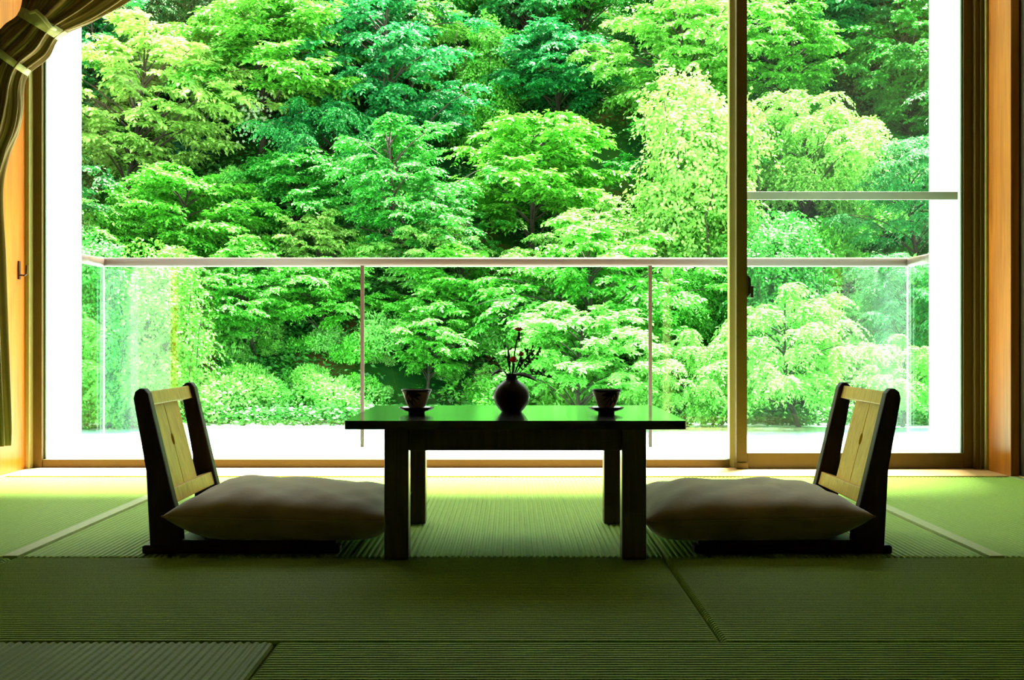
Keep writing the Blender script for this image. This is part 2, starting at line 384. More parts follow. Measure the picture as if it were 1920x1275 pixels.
# ------------------------------------------------------------------ balcony
RB = 6.34                                       # glass line
bl = MB().box((-2.40, 5.25, -0.30), (2.34, RB+0.06, -0.015))
tag(bl.build('balcony_floor', M['balcony'], bevel=0.004), 'glossy white balcony floor outside the window', 'balcony floor', kind='structure')
tag(bx('balcony_wall_left', (-2.40, 5.25, -0.015), (-2.07, 5.90, 2.75), M['white'], bevel=0.003), 'white balcony side wall nearest the gathered curtain', 'balcony wall', kind='structure')
tag(bx('balcony_wall_right', (2.005, 5.25, -0.015), (2.34, 5.90, 2.75), M['white'], bevel=0.003), 'white balcony side wall beyond the sliding sash', 'balcony wall', kind='structure')

tag(bx('eave', (-2.40, 5.25, 2.72), (2.34, 5.62, 2.85), M['white'], bevel=0.003), 'white eave slab above the window', 'eave', kind='structure')
rl = empty('balcony_railing', (0, RB, -0.015)); tag(rl, 'glass balcony railing with a beige handrail and brown posts', 'railing')
def rail_prof(hw=0.026, hh=0.0235):
    return [(hw*math.copysign(abs(math.cos(t))**0.6, math.cos(t)), hh*math.copysign(abs(math.sin(t))**0.6, math.sin(t))) for t in [2*math.pi*k/20 for k in range(20)]]
ZR = 0.942
XA, XB = -2.122, 2.056
MB().prism(rail_prof(), lambda a,b,t: (t, RB+a, ZR+b), XA-0.02, XB+0.02).build('handrail', M['rail'], rl, smooth=True)
MB().prism(rail_prof(0.024, 0.0225), lambda a,b,t: (XA+a, t, ZR+b), 5.88, RB).build('handrail', M['rail'], rl, smooth=True)
MB().prism(rail_prof(0.024, 0.0225), lambda a,b,t: (XB+a, t, ZR+b), 5.88, RB).build('handrail', M['rail'], rl, smooth=True)
for px in (-0.772, 0.713):
    MB().box((px-0.009, RB-0.022, -0.012), (px+0.009, RB-0.002, ZR-0.02)).build('post', M['post'], rl, bevel=0.002)
for a, b in ((XA, -0.776), (-0.768, 0.709), (0.717, XB)):
    bx('glass_pane', (a, RB+0.004, 0.0), (b, RB+0.012, ZR-0.018), M['glass_rail'], rl)
for x in (XA, XB):
    bx('glass_pane', (x-0.004, 5.90, 0.0), (x+0.004, RB+0.003, ZR-0.018), M['glass_rail'], rl)
for a, b in ((XA, -0.776), (0.717, XB)):
    pass
for x in (XA+0.012, XB-0.012):
    bx('edge_strip', (x-0.003, RB-0.004, 0.0), (x+0.003, RB+0.003, ZR-0.02), M['white'], rl)

# ------------------------------------------------------------------ low table
tb = empty('low_table', (0.008, 3.33, 0)); tag(tb, 'dark lacquered low wooden table standing before the window', 'table')
TZ = 0.3437; TC = 0.008
TX0, TX1, TY0, TY1 = TC-0.416, TC+0.416, 2.98, 3.686
tp_ = []
for cx_, cy_, a_ in ((TX1-.010, TY1-.010, 0), (TX0+.010, TY1-.010, 90), (TX0+.010, TY0+.010, 180), (TX1-.010, TY0+.010, 270)):
    tp_ += [(cx_+.010*math.cos(math.radians(a_+t)), cy_+.010*math.sin(math.radians(a_+t))) for t in (0, 22.5, 45, 67.5, 90)]
MB().prism(tp_, lambda a, b, t: (a, b, t), TZ-0.021, TZ).build('table_top', M['table'], tb)
LW = 0.060
for lx in (TC-0.322, TC+0.322-LW):
    for ly in (3.011, 3.60):
        MB().box((lx, ly, 0.0), (lx+LW, ly+LW, TZ-0.021)).build('leg', M['table_leg'], tb, bevel=0.004)
for ly in (3.020, 3.60+LW-0.033):
    bx('apron', (TC-0.262, ly, 0.268), (TC+0.262, ly+0.024, TZ-0.021), M['table_leg'], tb, 0.002)
for lx in (TC-0.312, TC+0.312-0.024):
    bx('apron', (lx, 3.071, 0.268), (lx+0.024, 3.60, TZ-0.021), M['table_leg'], tb, 0.002)

# ------------------------------------------------------------------ legless chairs and cushions
def legless_chair(ox, oy, s, label, rz=0.0):
    """back at local u=0, seat towards +u; s=+1 faces +x, s=-1 faces -x"""
    root = empty('legless_chair', (ox, oy, 0)); tag(root, label, 'chair', 'legless chairs at the low table')
    hw = 0.243
    P = lambda u, y, z: (ox+s*u, oy+y, z)
    prof = [(-.016,.018),(-.026,.21),(-.058,.392),(-.054,.409),(-.042,.418),(-.030,.417),(-.020,.405),(.044,.136),(.056,.095),(.063,.06),(.066,.018)]
    for y0 in (-hw, hw-0.036):
        MB().prism(prof, lambda a,b,t: P(a,t,b), y0, y0+0.036).build('back_post', M['chair_dark'], root, bevel=0.005)
        rp = [(-.034,0.003),(-.031,0.0),(.46,0.0),(.465,0.004),(.465,0.018),(.46,0.022),(-.028,0.022),(-.034,0.018)]
        MB().prism(rp, lambda a,b,t: P(a,t,b), y0-0.003, y0+0.039).build('runner', M['chair_dark'], root, bevel=0.002)
    MB().box((0.05,-hw+0.04,0.022), (0.455, hw-0.04, 0.034))
    m = MB(); m.prism([(0.05,.021),(.455,.021),(.455,.034),(.05,.034)], lambda a,b,t: P(a,t,b), -hw, hw); m.build('seat', M['chair_dark'], root, bevel=0.002)
    L = math.hypot(.068,.262); v = (-.068/L, .262/L); n = (.262/L, .068/L); o0 = (.043,.128)
    T = lambda vv, nn, y: P(o0[0]+v[0]*vv+n[0]*nn, y, o0[1]+v[1]*vv+n[1]*nn)
    def slab(v0, v1, n0, n1, y0, y1, name, bev=0.002):
        MB().prism([(v0,n0),(v1,n0),(v1,n1),(v0,n1)], lambda a,b,t: T(a,b,t), y0, y1).build(name, M['chair_light'], root, bevel=bev)
    slab(-.004,.034,-.034,-.004,-hw+.034,hw-.034,'lower_rail',.003)
    slab(.254,.291,-.034,-.004,-hw+.034,hw-.034,'upper_rail',.003)
    vc = .155
    for sd in (-1, 1):
        notch = [(vc+.016*math.cos(t), .0025+.0095*math.sin(t)) for t in [math.pi*k/10 for k in range(11)]]
        out = [(.03,.0025),(.03,.135),(.258,.135),(.258,.0025)] + notch
        m = MB(); k = len(out)
        vs_ = [T(a,-.033,sd*b-.025) for a,b in out] + [T(a,-.022,sd*b-.025) for a,b in out]
        m.add(vs_, [(i,(i+1)%k,k+(i+1)%k,k+i) for i in range(k)] + [tuple(range(k-1,-1,-1)), tuple(range(k,2*k))])
        m.build('back_board', M['chair_light'], root)
    return root
legless_chair(-0.900, 3.343, 1, 'dark framed legless chair with pale back, beside the curtain side of the table')
legless_chair(0.926, 3.343, -1, 'dark framed legless chair with pale back, in front of the sliding sash')

def cushion(cx, cy, s, label, seed):
    rng = random.Random(seed); n = 44
    root = empty('floor_cushion', (cx, cy, 0.034)); tag(root, label, 'cushion', 'brown floor cushions on the chairs')
    ph = [rng.uniform(0, 6.28) for _ in range(8)]
    def shape(a, b, top):
        ex = 1-0.075*(1-b*b)*abs(a)**2; ey = 1-0.075*(1-a*a)*abs(b)**2
        x = a*0.285*ex; y = b*0.285*ey
        k = max(0, (1-abs(a)**3.4))*max(0, (1-abs(b)**3.0)); k = k**0.50
        wr = 0.004*math.sin(9*a+5*b*s+ph[0])*math.sin(4*b+ph[1]) + 0.003*math.sin(17*a-9*b+ph[2])*(abs(a)**2+abs(b)**2)
        wr += -0.010*math.exp(-((0.8*a+0.45*b-0.12)/0.05)**2)*max(0, 0.6-abs(b+0.1))
        mid = 0.092+0.012*(a*a*b*b) - 0.012*max(0, a*s)  # droops a little to the front
        if top: z = mid + k*(0.070+0.008*math.sin(2*a+ph[3])) + wr*k
        else: z = max(0.0345 if abs(y) < 0.228 else 0.004+(0.0305 if abs(y) < 0.232 else 0.0), mid-0.085*k)
        return (cx+x, cy+y, z)
    g = [math.sin(math.pi/2*(-1+2*i/n)) for i in range(n+1)]
    v = []; f = []; st = n+1
    for top in (1, 0):
        for b in g:
            for a in g: v.append(shape(a, b, top))
    o = st*st
    for j in range(n):
        for i in range(n):
            q = (j*st+i, j*st+i+1, (j+1)*st+i+1, (j+1)*st+i)
            f.append(q); f.append(tuple(o+k for k in reversed(q)))
    MB().add(v, f).build('cover', M['cushion'], root, smooth=True)
    loop = [(a, -1) for a in g] + [(1, b) for b in g[1:]] + [(a, 1) for a in reversed(g[:-1])] + [(-1, b) for b in reversed(g[:-1])]
    MB().tube([shape(a, b, 1) for a, b in loop], 0.0025, 6).build('seam_piping', M['cushion'], root, smooth=True)
    return root
cushion(-0.580, 3.315, 1, 'plump brown velvet floor cushion on the chair at the curtain side', 3)
cushion(0.612, 3.315, -1, 'plump brown velvet floor cushion on the chair by the sliding sash', 8)

# ------------------------------------------------------------------ vase with flowers
VX, VY = (959-960)/F*3.33, 3.352
vase = empty('round_vase', (VX, VY, TZ)); tag(vase, 'round black ceramic vase with narrow neck, in the middle of the table', 'vase')
pr = [(0.0,0.0),(0.028,0.0),(0.0285,0.002),(0.036,0.010),(0.0455,0.024),(0.0500,0.042),(0.0480,0.056),(0.0400,0.070),(0.0285,0.080),(0.0190,0.086),(0.0150,0.092),(0.0155,0.099),(0.0175,0.103),(0.0170,0.1045),(0.0130,0.100),(0.0125,0.092),(0.0160,0.086)]
MB().lathe(pr, (VX,VY,TZ), 56).build('body', M['vase'], vase, smooth=True)
def vp(px, py, dy=0.0):
    """a point among the flowers, px/py measured on the picture, dy metres behind the vase axis"""
    d = VY+dy
    return Vector(((px-960)*d/F, d, CAM_H-(py-637.5)*d/F))
neck = Vector((VX, VY, TZ+0.085))
def carnation(top, r, lean, label, full):
    root = empty('carnation', neck); tag(root, label, 'flower', 'red flowers in the black vase')
    mid = (neck+top)/2 + lean
    pts = [neck*(1-t)**2 + mid*2*t*(1-t) + (top-Vector((0,0,r*0.55)))*t*t for t in [k/8 for k in range(9)]]
    MB().tube(pts, [0.0021]*9, 7).build('stem', M['stem'], root, smooth=True)
    c = top-Vector((0,0,r*1.7))
    MB().lathe([(0.0004,-0.010),(0.0022,-0.006),(0.0030,0.0),(0.0036,r*0.8),(0.0042,r*1.2)], c, 12).build('calyx', M['stem'], root, smooth=True)
    m = MB(); rg = random.Random(int(top.x*1e5)+5)
    for ring, (rr, zz, k) in enumerate(((r, 0.0, 11), (r*0.75, 0.0022*full, 9), (r*0.45, 0.004*full, 7))):
        for i in range(k):
            a = 2*math.pi*(i+0.5*ring)/k + rg.uniform(-.15,.15)
            wv = 0.55*math.pi/k*1.8
            p0 = top+Vector((0,0,-r*0.5))
            L_ = [p0]
            for q in (-1, -0.4, 0.1, 0.5, 1):
                aa = a+q*wv; R = rr*(1-0.18*abs(q))*rg.uniform(.88,1.08)
                L_.append(top+Vector((R*math.cos(aa), R*math.sin(aa), zz+rg.uniform(-.0012,.0012))))
            up = [p+Vector((0,0,0.0006)) for p in L_]
            m.add(L_+up, [tuple(range(5,-1,-1)), tuple(range(6,12))] + [(i2,(i2+1)%6,6+(i2+1)%6,6+i2) for i2 in range(6)])
    m.build('petals', M['petal'], root)
    return root
carnation(vp(973,617), 0.0155, Vector((-0.004,0,0.01)), 'tall red carnation rising highest above the black vase', 1.0)
carnation(vp(977,665,0.01), 0.0115, Vector((0.002,0,0)), 'small half open red flower behind the lower carnation', 2.0)
carnation(vp(963,676,-0.012), 0.0145, Vector((0,0,0)), 'low red carnation close above the vase neck', 2.6)

def leaf_blade(p0, p1, width, sag, label, name='leaf', twist=0.0):
    root = empty('vase_leaf', neck); tag(root, label, 'leaf', 'green leaves in the black vase')
    p0 = Vector(p0); p1 = Vector(p1); ax = (p1-p0)
    side = ax.cross(Vector((0,0,1))); side = side.normalized() if side.length > 1e-4*1 and abs(ax.normalized().z) < 0.95 else Vector((1,0,0))
    side = (Matrix.Rotation(twist, 3, ax.normalized()) @ side)
    n = 12; top = []; rng_ = []
    v = []; f = []
    up = side.cross(ax).normalized()
    for i in range(n+1):
        t = i/n; w = width*math.sin(math.pi*min(1, t**0.8))**0.8*0.5 + 0.0004
        c = p0+ax*t+Vector((0,0,sag*4*t*(1-t)))
        v += [c-side*w+up*w*0.25, c-up*0.0002, c+side*w+up*w*0.25, c+up*0.0012]
    for i in range(n):
        for k in range(4): f.append((i*4+k, i*4+(k+1)%4, (i+1)*4+(k+1)%4, (i+1)*4+k))
    f += [(3,2,1,0), tuple(n*4+k for k in range(4))]
    b = MB().add(v, f).build('blade', M['leafdark'], root, smooth=True)
    MB().tube([neck, (neck+p0)/2+Vector((0,0,0.004)), p0], [0.0014,0.0013,0.001], 6).build('stalk', M['stem'], root)
    return root
leaf_blade(vp(961,702,-0.01), vp(1008,716,-0.03), 0.020, 0.006, 'broad dark leaf drooping from the vase toward the sash', twist=0.5)
leaf_blade(vp(946,696,-0.005), vp(920,706,-0.02), 0.014, 0.006, 'short curled leaf drooping from the vase toward the curtain', twist=-0.5)
leaf_blade(vp(956,690), vp(952,648,0.004), 0.007, 0.0, 'narrow upright leaf blade standing in the vase', twist=0.2)
leaf_blade(vp(953,697), vp(944,684,0.0), 0.008, 0.002, 'small folded leaf at the vase neck', twist=0.2)

def bud_twig(tip, mid, nside, label, seed, bud=0.0026):
    rg = random.Random(seed)
    root = empty('bud_twig', neck); tag(root, label, 'twig', 'budded twigs in the black vase')
    pts = [neck*(1-t)**2 + mid*2*t*(1-t) + tip*t*t for t in [k/10 for k in range(11)]]
    m = MB(); m.tube(pts, [0.0016-0.00007*k for k in range(11)], 5); buds = MB()
    for i in range(nside):
        t = 0.42+0.55*i/nside; p = pts[int(t*10)].lerp(pts[min(10,int(t*10)+1)], t*10-int(t*10))
        d = Vector((rg.uniform(-1,1), rg.uniform(-1,1), rg.uniform(-.1,.9))).normalized()*rg.uniform(0.008,0.020)
        m.tube([p, p+d*0.6, p+d], 0.0008, 4)
        for q in range(6):
            c = p+d*(0.35+0.13*q)+Vector((rg.uniform(-1,1),rg.uniform(-1,1),rg.uniform(-1,1)))*0.002
            r = bud*rg.uniform(.7,1.25)
            buds.lathe([(0,-r),(r*.8,-r*.4),(r,r*.2),(r*.5,r*.9),(0,r*1.2)], c, 5)
    m.build('stem', M['bud'], root); b = buds.build('buds', M['bud'], root); b['kind'] = 'stuff'
    return root
bud_twig(vp(907,668,0.0), vp(938,684), 12, 'thin budded twig reaching furthest toward the curtain', 1)
bud_twig(vp(942,640,0.01), vp(952,672), 4, 'sparse upright budded twig behind the narrow leaf', 2)
bud_twig(vp(1012,655,0.02), vp(985,690), 18, 'bushy budded twig with fine branches beside the red flowers', 3)
bud_twig(vp(1000,650,0.03), vp(980,680), 14, 'bushy budded twig standing behind the red flowers', 4)
bud_twig(vp(1040,712,0.01), vp(1005,690), 10, 'low budded twig reaching furthest toward the sash', 5)
bud_twig(vp(886,705,0.03), vp(930,690), 4, 'low faint budded twig bending down toward the curtain', 6, 0.0015)

# ------------------------------------------------------------------ tea cups and saucers
def cup_set(px, dirn, label_c, label_s):
    d = 3.285; x = (px-960)/F*d
    sc = empty('saucer', (x, d, TZ)); tag(sc, label_s, 'saucer', 'lacquer saucers on the table')
    MB().lathe([(0.0,0.0),(0.022,0.0),(0.0225,0.005),(0.030,0.0065),(0.042,0.0105),(0.0475,0.0155),(0.0478,0.0172),(0.046,0.0172),(0.040,0.0135),(0.028,0.0095),(0.0,0.009)], (x,d,TZ), 48).build('dish', M['saucer'], sc, smooth=True)
    cz = TZ+0.0096
    cp_ = empty('tea_cup', (x, d, cz)); tag(cp_, label_c, 'cup', 'tea cups on the table')
    prof = [(0.0,0.0),(0.0165,0.0),(0.0175,0.004),(0.0200,0.006),(0.0265,0.016),(0.0320,0.030),(0.0355,0.042),(0.0400,0.0530)]
    inn = [(0.0404,0.0545),(0.0390,0.0545),(0.0345,0.042),(0.0308,0.030),(0.0250,0.018),(0.0,0.009)]
    MB().lathe(prof+inn, (x,d,cz), 56).build('bowl', M['cup'], cp_, smooth=True)
    MB().lathe([(0.0378,0.0478),(0.0382,0.0478),(0.0403,0.0530),(0.0409,0.0548),(0.0388,0.0550),(0.0384,0.0545)], (x,d,cz), 56).build('rim_band', M['cup_dark'], cp_, smooth=True)
    MB().lathe([(0.0168,0.0),(0.0180,0.0035),(0.0202,0.0058),(0.0196,0.0058),(0.0170,0.0045)], (x,d,cz), 48).build('foot', M['cup_dark'], cp_, smooth=True)
    def rad(z):
        for (r0,z0),(r1,z1) in zip(prof[1:], prof[2:]):
            if z0 <= z <= z1: return r0+(r1-r0)*(z-z0)/max(1e-6,z1-z0)
        return prof[-1][0]
    # leaf motif: blades fanning from the rim, lying on the bowl
    m = MB()
    for k, (an, L_) in enumerate(((-8,0.026),(12,0.036),(32,0.040),(54,0.040),(78,0.038),(104,0.034),(135,0.030))):
        a0 = -math.pi/2 + dirn*0.60
        n = 10; v = []; f = []
        for i in range(n+1):
            t = i/n; w = 0.0088*math.sin(math.pi*min(1,0.12+0.88*t))**0.9*(1-0.3*t)
            s_ = -dirn*math.cos(math.radians(an))*L_*t; h = 0.047-math.sin(math.radians(an))*L_*t
            for q in (-1, 1):
                ss = s_ + q*w*math.sin(math.radians(an))*(-dirn)*-1; hh = min(0.0525, max(0.0062, h + q*w*math.cos(math.radians(an))))
                for e in (0.0001, 0.0005):
                    R = rad(hh)+e; aa = a0+ss/0.033
                    v.append((x+R*math.cos(aa), d+R*math.sin(aa), cz+hh))
        for i in range(n):
            b0, b1 = i*4, i*4+4
            f += [(b0+1,b0+3,b1+3,b1+1),(b0,b1,b1+2,b0+2),(b0,b0+1,b1+1,b1),(b0+2,b1+2,b1+3,b0+3)]
        m.add(v, f)
    m.build('leaf_pattern', M['cup_dark'], cp_)
cup_set(781, -1, 'cream tea cup with dark leaf pattern, on the curtain side of the vase', 'dark lacquer saucer under the cup on the curtain side')
cup_set(1137, 1, 'cream tea cup with dark leaf pattern, on the sash side of the vase', 'dark lacquer saucer under the cup on the sash side')

# ------------------------------------------------------------------ gathered curtain
def curtain():
    d0 = 4.69; k = F/d0
    root = empty('gathered_curtain', (-2.15, d0, 0.13)); tag(root, 'olive brown curtain tied back twice beside the orange jamb', 'curtain')
    # (centre px, centre py, half width px, direction of the width, pleat depth)
    st = [(330,-288,225,0,.05),(255,-200,190,0,.06),(170,-75,120,16,.075),(118,0,70,27,.075),(78,46,39,30,.065),(50,78,44,36,.07),(17,110,40,37,.065),(1,150,40,22,.07),(-8,195,46,10,.08),(-18,245,48,0,.085),(-38,300,50,-8,.085),(-52,360,50,0,.08),(-55,480,56,0,.075),(-55,640,60,0,.07),(-52,780,62,0,.07),(-51,836,62,0,.07)]
    def interp(t):
        i = min(len(st)-2, int(t)); u = t-i
        p = [st[max(0,i-1)], st[i], st[i+1], st[min(len(st)-1,i+2)]]
        return [0.5*((2*p[1][c])+(-p[0][c]+p[2][c])*u+(2*p[0][c]-5*p[1][c]+4*p[2][c]-p[3][c])*u*u+(-p[0][c]+3*p[1][c]-3*p[2][c]+p[3][c])*u**3) for c in range(5)]
    def ring(t, nseg, grow=0.0, pl=1.0):
        cx, cy, hw, an, dep = interp(t); an = math.radians(an); o = []
        hw = hw/k
        for q in range(nseg):
            a = 2*math.pi*q/nseg
            wob = 1+pl*(0.10*math.sin(13*a+0.6*math.sin(t*0.9))+0.05*math.sin(23*a+1.3+t*0.25)+0.03*math.sin(5*a+t))
            w = (hw*wob+grow)*math.cos(a); y = (dep*wob+grow)*math.sin(a)
            o.append(((cx-960)/k+w*math.cos(an), d0+y, CAM_H-(cy-637.5)/k-w*math.sin(an)))
        return o
    ns, nt_ = 180, 120; v = []; ac = []
    for i in range(nt_+1):
        v += ring((len(st)-1)*i/nt_, ns); ac += [q/ns for q in range(ns)]
    f = [(i*ns+q, i*ns+(q+1)%ns, (i+1)*ns+(q+1)%ns, (i+1)*ns+q) for i in range(nt_) for q in range(ns)]
    me = bpy.data.meshes.new('fabric'); me.from_pydata(v, [], f)
    at = me.attributes.new('across', 'FLOAT', 'POINT'); at.data.foreach_set('value', ac)
    me.polygons.foreach_set('use_smooth', [True]*len(me.polygons)); me.materials.append(M['curtain'])
    link(bpy.data.objects.new('fabric', me), root)
    for t, h in ((4.0, 0.20), (6.0, 0.16)):
        rs = [ring(t-h, 48, 0.004, 0.25), ring(t-h, 48, 0.008, 0.25), ring(t+h, 48, 0.008, 0.25), ring(t+h, 48, 0.004, 0.25)]
        v = sum(rs, []); f = [(j*48+q, j*48+(q+1)%48, ((j+1)%4)*48+(q+1)%48, ((j+1)%4)*48+q) for j in range(4) for q in range(48)]
        b = MB().add(v, f).build('tie_band', M['band'], root, smooth=True)
        if t == 4.0:
            q = lambda px, py, dy: Vector(((px-960)/k, d0+dy, CAM_H-(py-637.5)/k))
            MB().tube([q(70,34,-.075), q(84,32,-.085), q(97,44,-.085), q(108,60,-.07), q(114,62,-.05)], [0.006,0.008,0.008,0.008,0.005], 8).build('tie_knot', M['band'], b, smooth=True)
    q = lambda px, py, dy: Vector(((px-960)/k, d0+dy, CAM_H-(py-637.5)/k))
    MB().tube([q(38,28,0.0), q(50,30,-.03), q(62,36,-.06)], [0.011,0.011,0.010], 8).build('tie_end', M['band'], root, smooth=True)
curtain()
tag(MB().tube([(-2.6,4.69,2.455),(1.9,4.69,2.455)], 0.012, 10).build('curtain_rail', M['dark_metal'], smooth=True), 'dark curtain rail above the window', 'curtain rail')

# ------------------------------------------------------------------ hillside
def hill_z(x, y):
    foot = 27.3 + 0.5*math.sin(x*0.22+1.0)
    t = y-foot
    base = -1.3 + (0.76*t if t > 0 else 0.0)
    if t > 0: base += min(1.0, t/4)*(0.5*math.sin(x*0.45+y*0.3)+0.35*math.sin(x*0.9-y*0.55+2))
    return base
nx, ny = 90, 80
v = []; f = []
for j in range(ny+1):
    for i in range(nx+1):
        x = -45+90*i/nx; y = 23.0+38*j/ny
        z = hill_z(x, y)
        v.append((x, y, z if j else -2.2))
for j in range(ny):
    for i in range(nx):
        a = j*(nx+1)+i; f.append((a, a+1, a+nx+2, a+nx+1))
hill = MB().add(v, f).build('hillside', M['hill'], smooth=True)
tag(hill, 'steep wooded hillside of brown soil rising behind the balcony', 'hillside', kind='structure')
vf = MB().box((-45, 7.5, -2.2), (45, 28.2, -1.27))
tag(vf.build('valley_floor', M['gravel']), 'pale gravel ground along the foot of the hillside', 'ground', kind='structure')
rv = MB()
rows = [(x, 22.5+0.6*math.sin(x*0.2), 25.2+0.5*math.sin(x*0.27+1)) for x in range(-45, 46, 3)]
v = []; f = []
for x, a, b in rows: v += [(x,a,-1.262),(x,b,-1.262),(x,b,-1.269),(x,a,-1.269)]
for i in range(len(rows)-1):
    for k in range(4): f.append((i*4+k, i*4+(k+1)%4, i*4+4+(k+1)%4, i*4+4+k))
f += [(0,1,2,3), tuple(len(v)-4+k for k in (3,2,1,0))]
tag(rv.add(v, f).build('river', M['water']), 'pale shallow river at the foot of the hillside', 'river', kind='stuff')

# ------------------------------------------------------------------ foliage generators (numpy)
def norm(a): return a/np.maximum(1e-9, np.linalg.norm(a, axis=-1, keepdims=True))

def leaf_mesh(name, P, D, NRM, L, Wd, rnd, mat, fold=0.18):
    n = len(P); D = norm(D); NRM = norm(NRM - D*np.sum(NRM*D, axis=1, keepdims=True)); B = np.cross(NRM, D)
    L = L[:, None]; Wd = Wd[:, None]
    v = np.empty((n, 4, 3), np.float32)
    v[:, 0] = P; v[:, 1] = P + D*L*0.45 + B*Wd*0.5 + NRM*Wd*fold
    v[:, 2] = P + D*L; v[:, 3] = P + D*L*0.45 - B*Wd*0.5 + NRM*Wd*fold
    me = bpy.data.meshes.new(name); me.vertices.add(n*4); me.vertices.foreach_set('co', v.ravel())
    base = (np.arange(n)*4)[:, None]
    idx = (base + np.array([[0, 2, 1, 0, 3, 2]])).astype(np.int32).ravel()
    me.loops.add(n*6); me.loops.foreach_set('vertex_index', idx)
    me.polygons.add(n*2); me.polygons.foreach_set('loop_start', (np.arange(n*2)*3).astype(np.int32))
    me.update(calc_edges=True)
    at = me.attributes.new('rnd', 'FLOAT', 'POINT'); at.data.foreach_set('value', np.repeat(rnd, 4).astype(np.float32))
    me.materials.append(mat); return me

def spray(rng, base, dirs, length, nl, ll, lw, droop, flat):
    """leaves in two ranks along twigs; all arrays over twigs"""
    n = len(base); s = (np.arange(nl)+0.5)/nl; s = s[None, :]+rng.uniform(-.5, .5, (n, nl))/nl
    P = base[:, None]+dirs[:, None]*(length[:, None]*s)[..., None]
    P[..., 2] -= droop*length[:, None]*s**2
    td = np.repeat(dirs[:, None], nl, 1).copy(); td[..., 2] -= 2*droop*s; td = norm(td)
    side = np.where(np.arange(nl) % 2 == 0, 1.0, -1.0)[None, :, None]
    pp = norm(np.cross(td, np.array([0, 0, 1.0])))
    D = 0.75*td+side*0.75*pp+rng.normal(0, .30, (n, nl, 3)); D[..., 2] -= 0.22
    NR = np.zeros((n, nl, 3)); NR[..., 2] = 1; NR += rng.normal(0, flat, (n, nl, 3))
    P = P.reshape(-1, 3)+rng.normal(0, 0.02, (n*nl, 3)); k = len(P)
    sc = rng.uniform(.7, 1.25, k)
    return P, D.reshape(-1, 3), NR.reshape(-1, 3), ll*sc, lw*sc

def wood_mesh(tubes, name, sub=5):
    m = MB()
    for pts, rad in tubes: m.tube(pts, rad, sub)
    return m.mesh(name, M['bark'], smooth=True)

def layered_tree(seed, h=6.0, crown=2.7, n_br=20, pads=5, ll=0.15, lw=0.075, droop=0.38, flat=0.30, low=0.16, fan=9, nl=20, tw=0.75, squash=1.0):
    """trunk, boughs and domed, layered sprays of leaves: (foliage mesh, trunk mesh, bough mesh)"""
    rng = np.random.default_rng(seed)
    lean = rng.uniform(-.7, .7, 2); ph = rng.uniform(0, 6.28, 4)
    def trunk(t): return np.array([lean[0]*t*t+0.22*math.sin(4*t+ph[0]), lean[1]*t*t+0.22*math.cos(3.4*t+ph[1]), h*0.86*t])
    o = trunk(0); T = lambda t: trunk(t)-np.array([o[0], o[1], 0])
    tp = [T(t) for t in np.linspace(0, 1, 10)]; tr = [0.10*(1-0.85*t)+0.010 for t in np.linspace(0, 1, 10)]
    boughs = []; B = []; Dr = []; Ln = []
    cc = np.array([lean[0]*.4, lean[1]*.4, h*0.58])
    for i in range(n_br):
        u = 1-2*(i+rng.uniform(0.1, .9))/n_br; u = -0.72+(u+1)*0.86                 # height on the crown shell
        az = i*2.39996+rng.uniform(-.5, .5); hd = np.array([math.cos(az), math.sin(az), 0])
        k = rng.uniform(.50, 1.28); lob = 1+0.26*math.sin(2*az+ph[2])+0.20*math.sin(3*az+ph[3]+3*u)
        R = crown*math.sqrt(max(0.05, 1-u*u))*k*lob
        tip = cc+hd*R+np.array([0, 0, h*0.40*u*squash*rng.uniform(.75, 1.2)])
        p0 = T(max(low, min(.97, tip[2]/(h*.86)-0.12-0.10*rng.uniform(0, 1)*R)))
        ctl = p0+(tip-p0)*0.55+np.array([0, 0, 0.22*R+0.1])
        pts = [p0*(1-s)**2+ctl*2*s*(1-s)+tip*s*s for s in np.linspace(0, 1, 7)]
        boughs.append((pts, [0.032*(1-.82*s)+.005 for s in np.linspace(0, 1, 7)]))
        for q in range(pads):
            s = min(1.0, 0.36+0.64*((q+rng.uniform(0.3, 1))/pads)); a = s*6; j = min(5, int(a)); c = pts[j]+(pts[j+1]-pts[j])*(a-j)
            lat = np.array([-hd[1], hd[0], 0])*rng.uniform(-.55, .55)*R*s*0.7
            c = c+lat+np.array([0, 0, rng.uniform(-.10, .12)-0.12*abs(np.linalg.norm(lat))])
            pa = az+math.atan2(np.dot(lat, np.array([-hd[1], hd[0], 0])), R*s+.3)
            tilt = rng.normal(0, .22)
            for w in range(fan):
                an = pa+(-1.9+3.8*(w+rng.uniform(0, 1))/fan)
                B.append(c); Dr.append([math.cos(an), math.sin(an), tilt+rng.uniform(-.08, .38)+0.25*max(0, u)])
                Ln.append(tw*(0.62+0.38*math.cos(an-pa))*rng.uniform(.6, 1.2))
    P, D, NR, L, Wd = spray(rng, np.array(B), norm(np.array(Dr)), np.array(Ln), nl, ll, lw, droop, flat)
    fm = leaf_mesh('foliage', P, D, NR, L, Wd, rng.uniform(0, 1, len(P)), M['leaf'])
    return fm, wood_mesh([(tp, tr)], 'trunk', 8), wood_mesh(boughs, 'boughs', 4)

